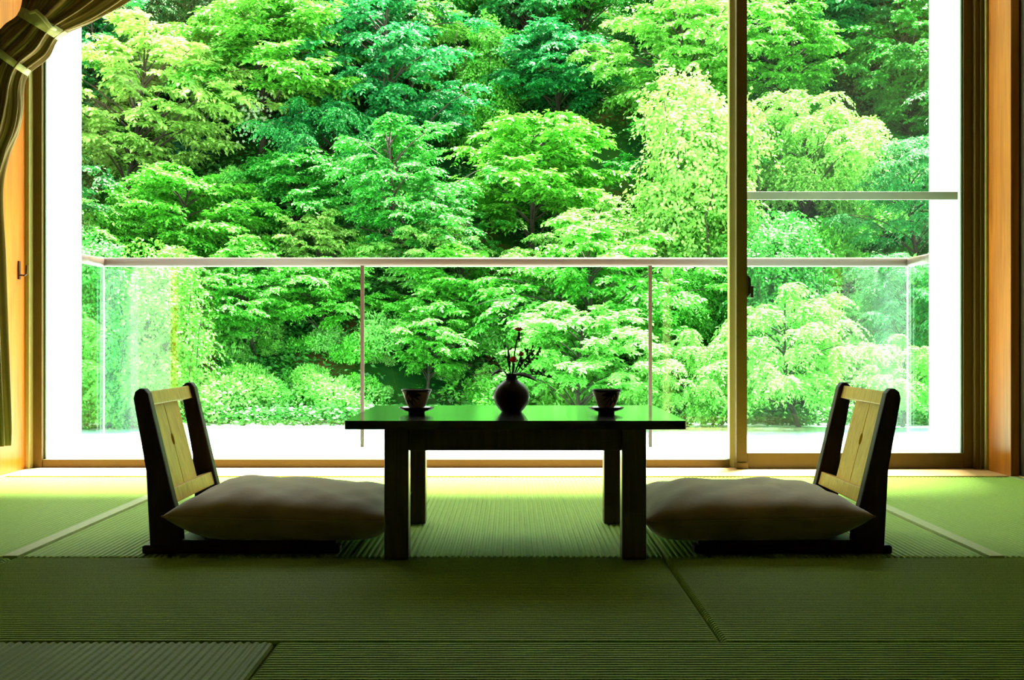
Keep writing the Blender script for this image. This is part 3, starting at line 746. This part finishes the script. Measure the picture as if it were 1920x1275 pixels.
def blob_leaves(rng, blobs, dens, ll, lw, hang=0.6, lump=0.2):
    Ps = []; Ds = []; Ns = []
    for (c, r) in blobs:
        c = np.array(c); r = np.array(r); n = int(dens*4*math.pi*((r[0]*r[1]+r[1]*r[2]+r[0]*r[2])/3))
        u = norm(rng.normal(0, 1, (n, 3))); u = u[u[:, 2] > -0.75]
        ph = rng.uniform(0, 6.28, 3)
        lumpy = 1+lump*np.sin(u[:, 0]*6+ph[0])*np.sin(u[:, 1]*6+ph[1])+lump*0.8*np.sin(u[:, 2]*9+u[:, 0]*4+ph[2])
        sh = 1-np.abs(rng.normal(0, .13, len(u)))
        p = c+u*r*(lumpy*sh)[:, None]
        nr = norm(u/r)+rng.normal(0, .38, u.shape)+np.array([0, 0, .55])
        d = rng.normal(0, .5, u.shape)+u*0.5; d[:, 2] -= hang
        Ps.append(p); Ds.append(d); Ns.append(nr)
    P = np.concatenate(Ps); k = len(P); sc = rng.uniform(.65, 1.3, k)
    return P, np.concatenate(Ds), np.concatenate(Ns), ll*sc, lw*sc

def vine_tree(seed, h=6.5, ll=0.105, lw=0.085):
    rng = np.random.default_rng(seed); blobs = []
    for i in range(26):
        t = rng.uniform(0.08, 1); az = rng.uniform(0, 6.28); rr = 1.35*(1-0.45*t)*rng.uniform(.3, 1)
        s = rng.uniform(.45, .95)
        blobs.append(((math.cos(az)*rr, math.sin(az)*rr, h*t*0.88), (s, s, s*rng.uniform(.7, 1.5))))
    P, D, NR, L, Wd = blob_leaves(rng, blobs, 300, ll, lw, 0.8, 0.30)
    k = 420; pick = rng.integers(0, len(P), k); out = norm(P[pick]-np.array([0, 0, h*.45])); out[:, 2] = rng.uniform(-.1, .4, k)
    P2, D2, N2, L2, W2 = spray(rng, P[pick], norm(out), rng.uniform(.4, .95, k), 16, ll*1.2, lw*.8, 0.8, .45)
    P = np.concatenate([P, P2]); D = np.concatenate([D, D2]); NR = np.concatenate([NR, N2]); L = np.concatenate([L, L2]); Wd = np.concatenate([Wd, W2])
    fm = leaf_mesh('foliage', P, D, NR, L, Wd, rng.uniform(0, 1, len(P)), M['leaf'])
    tp = [(0.1*math.sin(t*3), 0.1*math.cos(t*2), h*0.9*t) for t in np.linspace(0, 1, 8)]
    vines = []
    for i in range(14):
        az = rng.uniform(0, 6.28); rr = rng.uniform(1.0, 1.5); z1 = rng.uniform(.5, .9)*h
        vines.append(([(math.cos(az)*rr+0.08*math.sin(k*2+i), math.sin(az)*rr, z1-k*0.45) for k in range(5)], 0.016))
    return fm, wood_mesh([(tp, [0.14*(1-.8*t)+.01 for t in np.linspace(0, 1, 8)])], 'trunk', 8), wood_mesh(vines, 'vines', 4)

def shrub(seed, r=1.1, ll=0.12, lw=0.06, n=12):
    rng = np.random.default_rng(seed); blobs = []
    for i in range(n):
        az = rng.uniform(0, 6.28); rr = r*rng.uniform(.1, .95); s = r*rng.uniform(.28, .5)
        blobs.append(((math.cos(az)*rr, math.sin(az)*rr, r*rng.uniform(.2, .85)*(1.15-0.5*rr/r)), (s, s, s*.8)))
    P, D, NR, L, Wd = blob_leaves(rng, blobs, 260, ll, lw, 0.05, 0.22)
    fm = leaf_mesh('foliage', P, D, NR, L, Wd, rng.uniform(0, 1, len(P)), M['leaf'])
    st = [([(0.05*math.cos(a), 0.05*math.sin(a), -0.1), (r*.35*math.cos(a), r*.35*math.sin(a), r*.45), (r*.7*math.cos(a), r*.7*math.sin(a), r*.75)], [0.025, .018, .008]) for a in np.linspace(0, 5.5, 6)]
    return fm, wood_mesh(st, 'stems', 5), None

TPL = {
 'maple': layered_tree(11, crown=2.6, n_br=40, pads=5, nl=24),
 'maple_b': layered_tree(14, h=5.8, crown=2.8, n_br=38, pads=6, nl=22, ll=0.14, tw=0.8, flat=0.36),
 'dogwood': layered_tree(23, h=5.4, crown=2.9, n_br=34, pads=6, fan=10, nl=22, ll=0.17, lw=0.085, droop=0.26, flat=0.24, tw=0.9, squash=.9),
 'zelkova': layered_tree(37, h=6.6, crown=2.5, n_br=46, pads=5, nl=22, ll=0.125, lw=0.07, droop=0.45, flat=0.42, tw=.7),
 'feather': layered_tree(51, h=6.2, crown=2.2, n_br=44, pads=5, fan=8, nl=28, ll=0.15, lw=0.032, droop=0.60, flat=0.22, tw=0.95),
 'weeping': layered_tree(67, h=5.4, crown=3.0, n_br=36, pads=6, nl=24, ll=0.14, lw=0.065, droop=0.85, flat=0.45, tw=1.0),
 'vine': vine_tree(71), 'vine_b': vine_tree(83, 5.5, 0.10, 0.08),
 'shrub': shrub(91), 'shrub_b': shrub(97, 1.2, 0.15, 0.05, 14),
}
HGT = {'maple':6.0,'maple_b':5.8,'dogwood':5.6,'zelkova':6.8,'feather':6.2,'weeping':5.4,'vine':6.5,'vine_b':5.5,'shrub':1.3,'shrub_b':1.4}
CW = {'maple':5.6,'maple_b':6.0,'dogwood':6.2,'zelkova':5.4,'feather':5.0,'weeping':6.6,'vine':4.0,'vine_b':4.0,'shrub':2.8,'shrub_b':3.0}
NAME = {'maple':'maple_tree','maple_b':'maple_tree','dogwood':'dogwood_tree','zelkova':'zelkova_tree','feather':'feathery_tree','weeping':'drooping_tree','vine':'vine_covered_tree','vine_b':'vine_covered_tree','shrub':'hillside_shrub','shrub_b':'hillside_shrub'}
def plant(kind, x, y, z, sc, rz, col, label, cat='tree', group=None, sz=1.0):
    fm, tm, bm_ = TPL[kind]
    root = empty(NAME[kind], (x, y, z)); root.rotation_euler = (0.09*math.sin(rz*7), 0.09*math.cos(rz*5), rz); root.scale = (sc, sc, sc*sz)
    tag(root, label, cat, group)
    fo = bpy.data.objects.new('foliage', fm); fo.color = (*col, 1); fo['kind'] = 'stuff'; C.objects.link(fo); fo.parent = root
    t = bpy.data.objects.new(tm.name.split('.')[0], tm); C.objects.link(t); t.parent = root
    if bm_:
        b = bpy.data.objects.new(bm_.name.split('.')[0], bm_); C.objects.link(b); b.parent = root
    return root

def stand(px, py, wpx, kind, frac=0.62):
    """where on the slope a tree stands whose crown centre shows at (px,py) with width wpx: x, y, z, scale"""
    best = None
    for y in np.arange(25.5, 60, 0.1):
        sc = wpx*y/F/CW[kind]; x = (px-960)/F*y
        e = abs(hill_z(x, y)+frac*HGT[kind]*sc-(CAM_H+(637.5-py)/F*y))
        if best is None or e < best[0]: best = (e, x, y, sc)
    _, x, y, sc = best
    return x, y, hill_z(x, y)-0.05, sc

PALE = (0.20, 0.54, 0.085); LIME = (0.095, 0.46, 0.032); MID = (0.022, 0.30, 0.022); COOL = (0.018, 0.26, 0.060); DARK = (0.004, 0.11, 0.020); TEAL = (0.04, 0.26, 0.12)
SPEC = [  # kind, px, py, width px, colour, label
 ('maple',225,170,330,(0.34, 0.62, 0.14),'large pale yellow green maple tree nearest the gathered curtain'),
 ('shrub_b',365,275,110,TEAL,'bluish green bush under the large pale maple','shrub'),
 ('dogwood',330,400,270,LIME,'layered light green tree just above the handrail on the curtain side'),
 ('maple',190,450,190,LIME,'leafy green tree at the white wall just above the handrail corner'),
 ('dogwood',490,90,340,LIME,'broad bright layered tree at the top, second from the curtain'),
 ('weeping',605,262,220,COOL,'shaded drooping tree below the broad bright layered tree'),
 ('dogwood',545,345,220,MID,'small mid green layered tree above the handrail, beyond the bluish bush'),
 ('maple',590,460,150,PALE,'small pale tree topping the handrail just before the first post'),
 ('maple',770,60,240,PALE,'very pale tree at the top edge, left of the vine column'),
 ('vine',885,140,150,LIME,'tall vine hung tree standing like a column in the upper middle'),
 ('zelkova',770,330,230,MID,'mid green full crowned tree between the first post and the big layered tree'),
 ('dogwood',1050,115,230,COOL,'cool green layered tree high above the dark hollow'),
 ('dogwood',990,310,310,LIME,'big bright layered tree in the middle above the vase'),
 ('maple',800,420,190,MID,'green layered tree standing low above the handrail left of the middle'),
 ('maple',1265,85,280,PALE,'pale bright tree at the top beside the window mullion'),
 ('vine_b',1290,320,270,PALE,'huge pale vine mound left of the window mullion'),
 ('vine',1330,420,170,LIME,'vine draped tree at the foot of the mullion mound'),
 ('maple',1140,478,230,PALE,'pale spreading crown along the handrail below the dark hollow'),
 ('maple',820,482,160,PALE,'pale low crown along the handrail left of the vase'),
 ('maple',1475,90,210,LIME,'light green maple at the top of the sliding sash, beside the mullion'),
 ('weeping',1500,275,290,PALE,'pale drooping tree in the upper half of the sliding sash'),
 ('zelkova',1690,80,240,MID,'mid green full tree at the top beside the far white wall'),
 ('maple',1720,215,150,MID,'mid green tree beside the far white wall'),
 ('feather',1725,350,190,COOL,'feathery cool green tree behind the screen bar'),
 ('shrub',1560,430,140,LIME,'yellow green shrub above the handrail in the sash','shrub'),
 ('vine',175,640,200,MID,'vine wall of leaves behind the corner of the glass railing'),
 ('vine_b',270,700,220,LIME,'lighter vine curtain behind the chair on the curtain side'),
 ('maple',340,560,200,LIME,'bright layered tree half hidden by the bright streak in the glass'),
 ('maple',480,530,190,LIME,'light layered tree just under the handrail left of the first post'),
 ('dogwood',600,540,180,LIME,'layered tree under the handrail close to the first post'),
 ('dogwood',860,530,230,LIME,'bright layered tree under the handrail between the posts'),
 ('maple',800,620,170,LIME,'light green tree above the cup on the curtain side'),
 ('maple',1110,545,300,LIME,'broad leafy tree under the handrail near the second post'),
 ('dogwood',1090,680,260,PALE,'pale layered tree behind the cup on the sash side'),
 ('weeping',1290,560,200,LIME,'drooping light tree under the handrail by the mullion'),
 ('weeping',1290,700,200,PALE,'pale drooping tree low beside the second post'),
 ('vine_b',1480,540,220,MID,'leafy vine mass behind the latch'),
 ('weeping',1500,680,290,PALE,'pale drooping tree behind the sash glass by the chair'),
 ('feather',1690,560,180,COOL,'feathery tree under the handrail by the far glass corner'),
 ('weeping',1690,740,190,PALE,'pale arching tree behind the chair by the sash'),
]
rr = random.Random(12)
placed = []; front = []
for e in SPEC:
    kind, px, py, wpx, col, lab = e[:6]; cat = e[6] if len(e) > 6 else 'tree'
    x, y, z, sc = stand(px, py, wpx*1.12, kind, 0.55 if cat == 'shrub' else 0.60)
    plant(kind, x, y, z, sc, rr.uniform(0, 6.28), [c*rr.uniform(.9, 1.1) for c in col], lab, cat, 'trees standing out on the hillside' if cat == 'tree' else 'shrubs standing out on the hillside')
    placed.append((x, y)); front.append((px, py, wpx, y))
LAB = {
 's2': "pale shrub under the handrail by the far white wall, lower down",
 's4': "bright green shrub at the slope's foot by the far white wall",
 's6': "pale shrub midway down the glass behind the vase, nearest the sash",
 's7': "pale shrub above the handrail by the curtain-side glass corner, nearest the sash",
 's10': "pale shrub at the slope's foot between second post and mullion",
 's11': "pale shrub under the handrail behind the sash-side cup, nearest the sash",
 's14': "pale shrub midway down the glass behind the sash-side chair",
 's18': "pale shrub at the slope's foot between curtain-side chair and first post, nearest the curtain",
 's27': "pale shrub midway down the glass by the far white wall",
 's28': "bright green shrub midway down the glass behind the vase",
 's29': "pale shrub at the slope's foot between curtain-side chair and first post, second from curtain",
 's30': "bright green shrub under the handrail behind the sash-side chair, nearest the sash",
 's31': "pale shrub at the slope's foot behind the vase",
 's36': "pale shrub high on the slope behind the sash-side chair",
 's38': "pale shrub midway down the glass behind the vase, nearest the curtain",
 's41': "bright green shrub above the handrail behind the vase",
 's42': "pale shrub under the handrail behind the sash-side cup, nearest the curtain",
 's52': "bright green shrub midway down the glass behind the sash-side chair, higher up",
 's53': "mid green shrub above the handrail between curtain-side chair and first post",
 's54': "pale shrub under the handrail between curtain-side chair and first post",
 's55': "pale shrub at the slope's foot just before the first post, second from curtain",
 's56': "pale shrub midway down the glass between curtain-side chair and first post, second from the curtain",
 's57': "pale shrub at the slope's foot between vase and sash-side cup",
 's59': "mid green shrub high on the slope behind the vase",
 's60': "pale shrub above the handrail between curtain-side chair and first post, lower down",
 's61': "bright green shrub at the slope's foot between curtain-side cup and vase, nearest the sash",
 's63': "pale shrub above the handrail between curtain-side chair and first post, higher up",
 's65': "pale shrub above the handrail behind the curtain-side chair",
 's66': "bright green shrub above the handrail behind the curtain-side chair",
 's67': "bright green shrub above the handrail by the curtain-side glass corner",
 's70': "pale shrub midway down the glass behind the sash-side cup",
 's73': "pale shrub high on the slope near the sash latch",
 's74': "pale shrub under the handrail behind the sash-side chair",
 's76': "pale shrub under the handrail behind the vase",
 's77': "bright green shrub high on the slope near the sash latch",
 's80': "bright green shrub under the handrail behind the sash-side chair, nearest the curtain",
 's82': "pale shrub midway down the glass behind the curtain-side cup, higher up",
 's86': "bright green shrub at the slope's foot near the sash latch",
 's88': "bluish green shrub above the handrail behind the sash-side cup",
 's89': "pale shrub at the slope's foot by the far white wall",
 's90': "pale shrub at the slope's foot between curtain-side chair and first post, second from sash",
 's92': "bright green shrub midway down the glass behind the sash-side chair, lower down",
 's93': "pale shrub midway down the glass between curtain-side chair and first post, first from the curtain",
 's94': "pale shrub at the slope's foot near the sash latch",
 's99': "pale shrub above the handrail between curtain-side cup and vase",
 's101': "mid green shrub at the slope's foot behind the vase",
 's102': "bright green shrub above the handrail behind the curtain-side cup, nearest the sash",
 's103': "pale shrub above the handrail by the far white wall",
 's105': "pale shrub above the handrail by the curtain-side glass corner, nearest the curtain",
 's107': "bright green shrub at the slope's foot between second post and mullion",
 's108': "pale shrub under the handrail by the far white wall, higher up",
 's111': "pale shrub midway down the glass behind the vase, middle of three",
 's114': "bright green shrub above the handrail behind the curtain-side cup, nearest the curtain",
 's116': "pale shrub above the handrail behind the sash-side chair",
 's119': "bright green shrub above the handrail between curtain-side chair and first post",
 's120': "bright green shrub at the slope's foot behind the sash-side cup",
 's124': "bright green shrub midway down the glass just before the first post, nearest the sash",
 's127': "pale shrub at the slope's foot just before the first post, second from sash",
 's129': "bright green shrub midway down the glass between curtain-side chair and first post, nearest the curtain",
 's130': "pale shrub midway down the glass between curtain-side chair and first post, third from the curtain",
 's131': "pale shrub under the handrail between curtain-side cup and vase",
 's132': "pale shrub midway down the glass between curtain-side chair and first post, fifth from the curtain",
 's134': "pale shrub midway down the glass just before the first post, nearest the curtain",
 's135': "bright green shrub at the slope's foot just before the first post",
 's138': "bright green shrub at the slope's foot between curtain-side cup and vase, middle of three",
 's139': "pale shrub at the slope's foot just before the first post, nearest the curtain",
 's140': "pale shrub midway down the glass between curtain-side chair and first post, sixth from the curtain",
 's141': "pale shrub midway down the glass just before the first post, nearest the sash",
 's142': "bright green shrub midway down the glass between curtain-side cup and vase",
 's143': "pale shrub at the slope's foot behind the curtain-side cup",
 's144': "bright green shrub midway down the glass just before the first post, nearest the curtain",
 's145': "bright green shrub midway down the glass between curtain-side chair and first post, nearest the sash",
 's146': "pale shrub at the slope's foot just before the first post, nearest the sash",
 's147': "pale shrub midway down the glass behind the curtain-side cup, lower down",
 's150': "pale shrub midway down the glass between curtain-side chair and first post, fourth from the curtain",
 's151': "bright green shrub at the slope's foot between curtain-side chair and first post",
 's153': "bright green shrub at the slope's foot between curtain-side cup and vase, nearest the curtain",
 's154': "pale shrub at the slope's foot between curtain-side chair and first post, nearest the sash",
 's156': "pale shrub midway down the glass between curtain-side cup and vase",
 't3': "dark green fine-leaved tree above the handrail by the curtain-side glass corner, nearest the curtain",
 't7': "dark green fine-leaved tree above the handrail by the curtain-side glass corner, nearest the sash",
 't8': "dark green feathery tree high on the slope by the far white wall",
 't11': "bluish green feathery tree high on the slope by the curtain-side glass corner",
 't12': "mid green layered tree high on the slope between second post and mullion",
 't16': "dark green drooping tree high on the slope by the curtain-side glass corner",
 't17': "bluish green fine-leaved tree atop the slope by the curtain-side glass corner",
 't18': "bluish green fine-leaved tree atop the slope behind the curtain-side cup",
 't19': "bluish green drooping tree atop the slope by the far white wall",
 't24': "dark green fine-leaved tree atop the slope by the curtain-side glass corner",
 't25': "dark green feathery tree atop the slope behind the curtain-side chair, nearest the curtain",
 't26': "dark green fine-leaved tree atop the slope between curtain-side chair and first post",
 't27': "dark green maple tree atop the slope behind the curtain-side cup",
 't33': "bluish green maple tree atop the slope behind the curtain-side chair",
 't34': "dark green drooping tree atop the slope behind the curtain-side chair",
 't35': "bluish green maple tree atop the slope behind the curtain-side cup",
 't36': "mid green feathery tree atop the slope between curtain-side cup and vase",
 't37': "bluish green fine-leaved tree atop the slope behind the vase",
 't38': "mid green fine-leaved tree atop the slope between vase and sash-side cup",
 't39': "dark green feathery tree atop the slope between second post and mullion",
 't40': "dark green fine-leaved tree atop the slope near the sash latch",
 't41': "bluish green layered tree atop the slope behind the sash-side chair",
 't42': "dark green layered tree atop the slope by the far white wall",
 't49': "dark green feathery tree atop the slope behind the curtain-side chair, nearest the sash",
 't52': "mid green layered tree atop the slope between curtain-side cup and vase",
 't53': "dark green layered tree atop the slope between vase and sash-side cup",
 't54': "mid green maple tree atop the slope behind the sash-side cup",
 't55': "bluish green maple tree atop the slope near the sash latch",
 't56': "mid green feathery tree atop the slope near the sash latch",
 't57': "dark green fine-leaved tree atop the slope behind the sash-side chair"
}  # fill plants that show in the view: key -> label
# forest filling the slope behind and between
key_t = key_s = 0
for j, y in enumerate(np.arange(28.6, 56, 2.5)):
    n = int(46 / 3.0)
    for i in range(n):
        x = -23+46*(i+0.5*(j % 2))/n+rr.uniform(-.8, .8); yy = y+rr.uniform(-1, 1)
        if abs(x) > yy*0.5+3: continue
        px = 960+x/yy*F
        if any((x-a)**2+(yy-b)**2 < 1.3**2 for a, b in placed): continue
        z = hill_z(x, yy); py = 637.5-(z+3.0-CAM_H)/yy*F
        if any(yy < d+1.2 and abs(px-a) < 0.36*w+25 and -0.36*w-20 < py-b < 0.42*w+10 for a, b, w, d in front): continue   # keeps the view of the marked trees open
        if 1090 < px < 1215 and 130 < py < 420: continue           # the dark hollow stays open
        if 1520 < px < 1650 and 120 < py < 380: continue
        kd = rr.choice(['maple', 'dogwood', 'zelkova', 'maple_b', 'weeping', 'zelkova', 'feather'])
        col = rr.choice([MID, DARK, COOL, DARK, DARK, MID])  # mostly DARK: shade between the trees is partly put into leaf colour
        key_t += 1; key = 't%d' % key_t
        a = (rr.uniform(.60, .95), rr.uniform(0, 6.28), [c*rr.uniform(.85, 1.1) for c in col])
        edge = -260 < px < 165 or 1735 < px < 2180
        if LAB and key not in LAB and not edge: continue
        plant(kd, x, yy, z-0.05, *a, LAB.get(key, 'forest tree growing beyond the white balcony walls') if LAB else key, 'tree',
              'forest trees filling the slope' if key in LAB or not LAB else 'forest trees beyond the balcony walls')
for i in range(150):
    yy = 27.2+abs(rr.gauss(0, 1))*3.6; x = rr.uniform(-1, 1)*(yy*0.45+2)
    if any((x-a)**2+(yy-b)**2 < 0.8**2 for a, b in placed): continue
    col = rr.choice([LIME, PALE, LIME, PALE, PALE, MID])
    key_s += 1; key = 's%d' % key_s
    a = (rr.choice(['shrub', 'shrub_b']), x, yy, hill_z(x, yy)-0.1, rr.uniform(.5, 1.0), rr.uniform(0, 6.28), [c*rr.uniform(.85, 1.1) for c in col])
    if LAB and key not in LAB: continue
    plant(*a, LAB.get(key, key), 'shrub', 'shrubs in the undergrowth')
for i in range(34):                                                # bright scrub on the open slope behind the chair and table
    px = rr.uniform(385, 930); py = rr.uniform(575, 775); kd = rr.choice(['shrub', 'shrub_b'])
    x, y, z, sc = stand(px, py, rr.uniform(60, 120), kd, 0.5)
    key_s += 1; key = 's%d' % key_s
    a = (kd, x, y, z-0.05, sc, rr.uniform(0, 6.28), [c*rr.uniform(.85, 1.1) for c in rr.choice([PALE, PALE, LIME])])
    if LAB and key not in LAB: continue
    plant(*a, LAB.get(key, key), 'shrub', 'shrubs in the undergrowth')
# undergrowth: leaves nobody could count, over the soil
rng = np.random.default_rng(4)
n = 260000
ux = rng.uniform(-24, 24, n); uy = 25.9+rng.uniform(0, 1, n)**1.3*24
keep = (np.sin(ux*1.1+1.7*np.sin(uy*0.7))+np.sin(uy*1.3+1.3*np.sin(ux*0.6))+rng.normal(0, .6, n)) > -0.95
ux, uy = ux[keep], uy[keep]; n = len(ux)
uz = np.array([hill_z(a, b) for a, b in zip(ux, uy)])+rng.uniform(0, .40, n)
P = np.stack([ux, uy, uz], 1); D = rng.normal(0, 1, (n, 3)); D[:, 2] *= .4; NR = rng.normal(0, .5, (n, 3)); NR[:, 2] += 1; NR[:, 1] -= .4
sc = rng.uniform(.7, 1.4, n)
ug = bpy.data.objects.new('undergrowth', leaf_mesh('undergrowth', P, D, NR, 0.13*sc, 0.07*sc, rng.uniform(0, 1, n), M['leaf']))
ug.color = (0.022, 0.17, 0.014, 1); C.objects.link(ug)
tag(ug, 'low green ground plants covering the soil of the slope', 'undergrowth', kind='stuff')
# white blossom hanging below the broad bright layered tree
x, y, z, sc = stand(475, 215, 60, 'shrub', 0.5)
y -= 4.0; x = (475-960)/F*y; zc = CAM_H+(637.5-215)/F*y
rb = random.Random(2); m = MB()
for i in range(110):
    a = rb.gauss(0, .26); b = rb.gauss(0, .42); c = Vector((x+a, y+rb.uniform(-.3, .3), zc+b))
    for q in range(5):
        t = q*1.2566+rb.uniform(-.2, .2); r = 0.034
        p = [c, c+Vector((r*math.cos(t-.4), -.01, r*math.sin(t-.4))), c+Vector((r*1.25*math.cos(t), -.03, r*1.25*math.sin(t))), c+Vector((r*math.cos(t+.4), -.01, r*math.sin(t+.4)))]
        m.add(p, [(0, 1, 2, 3)])
fb = empty('blossom_branch', (x, y+0.1, zc-1.0)); tag(fb, 'branch of white blossom hanging under the broad bright tree', 'blossom')
bo = m.build('blossoms', M['blossom'], fb); bo['kind'] = 'stuff'
MB().tube([(x+.1, y+2.5, zc+.9), (x+.05, y+1.0, zc+.9), (x, y+.1, zc+.5), (x-.1, y, zc-.5)], [.04, .03, .02, .008], 6).build('bough', M['bark'], fb)
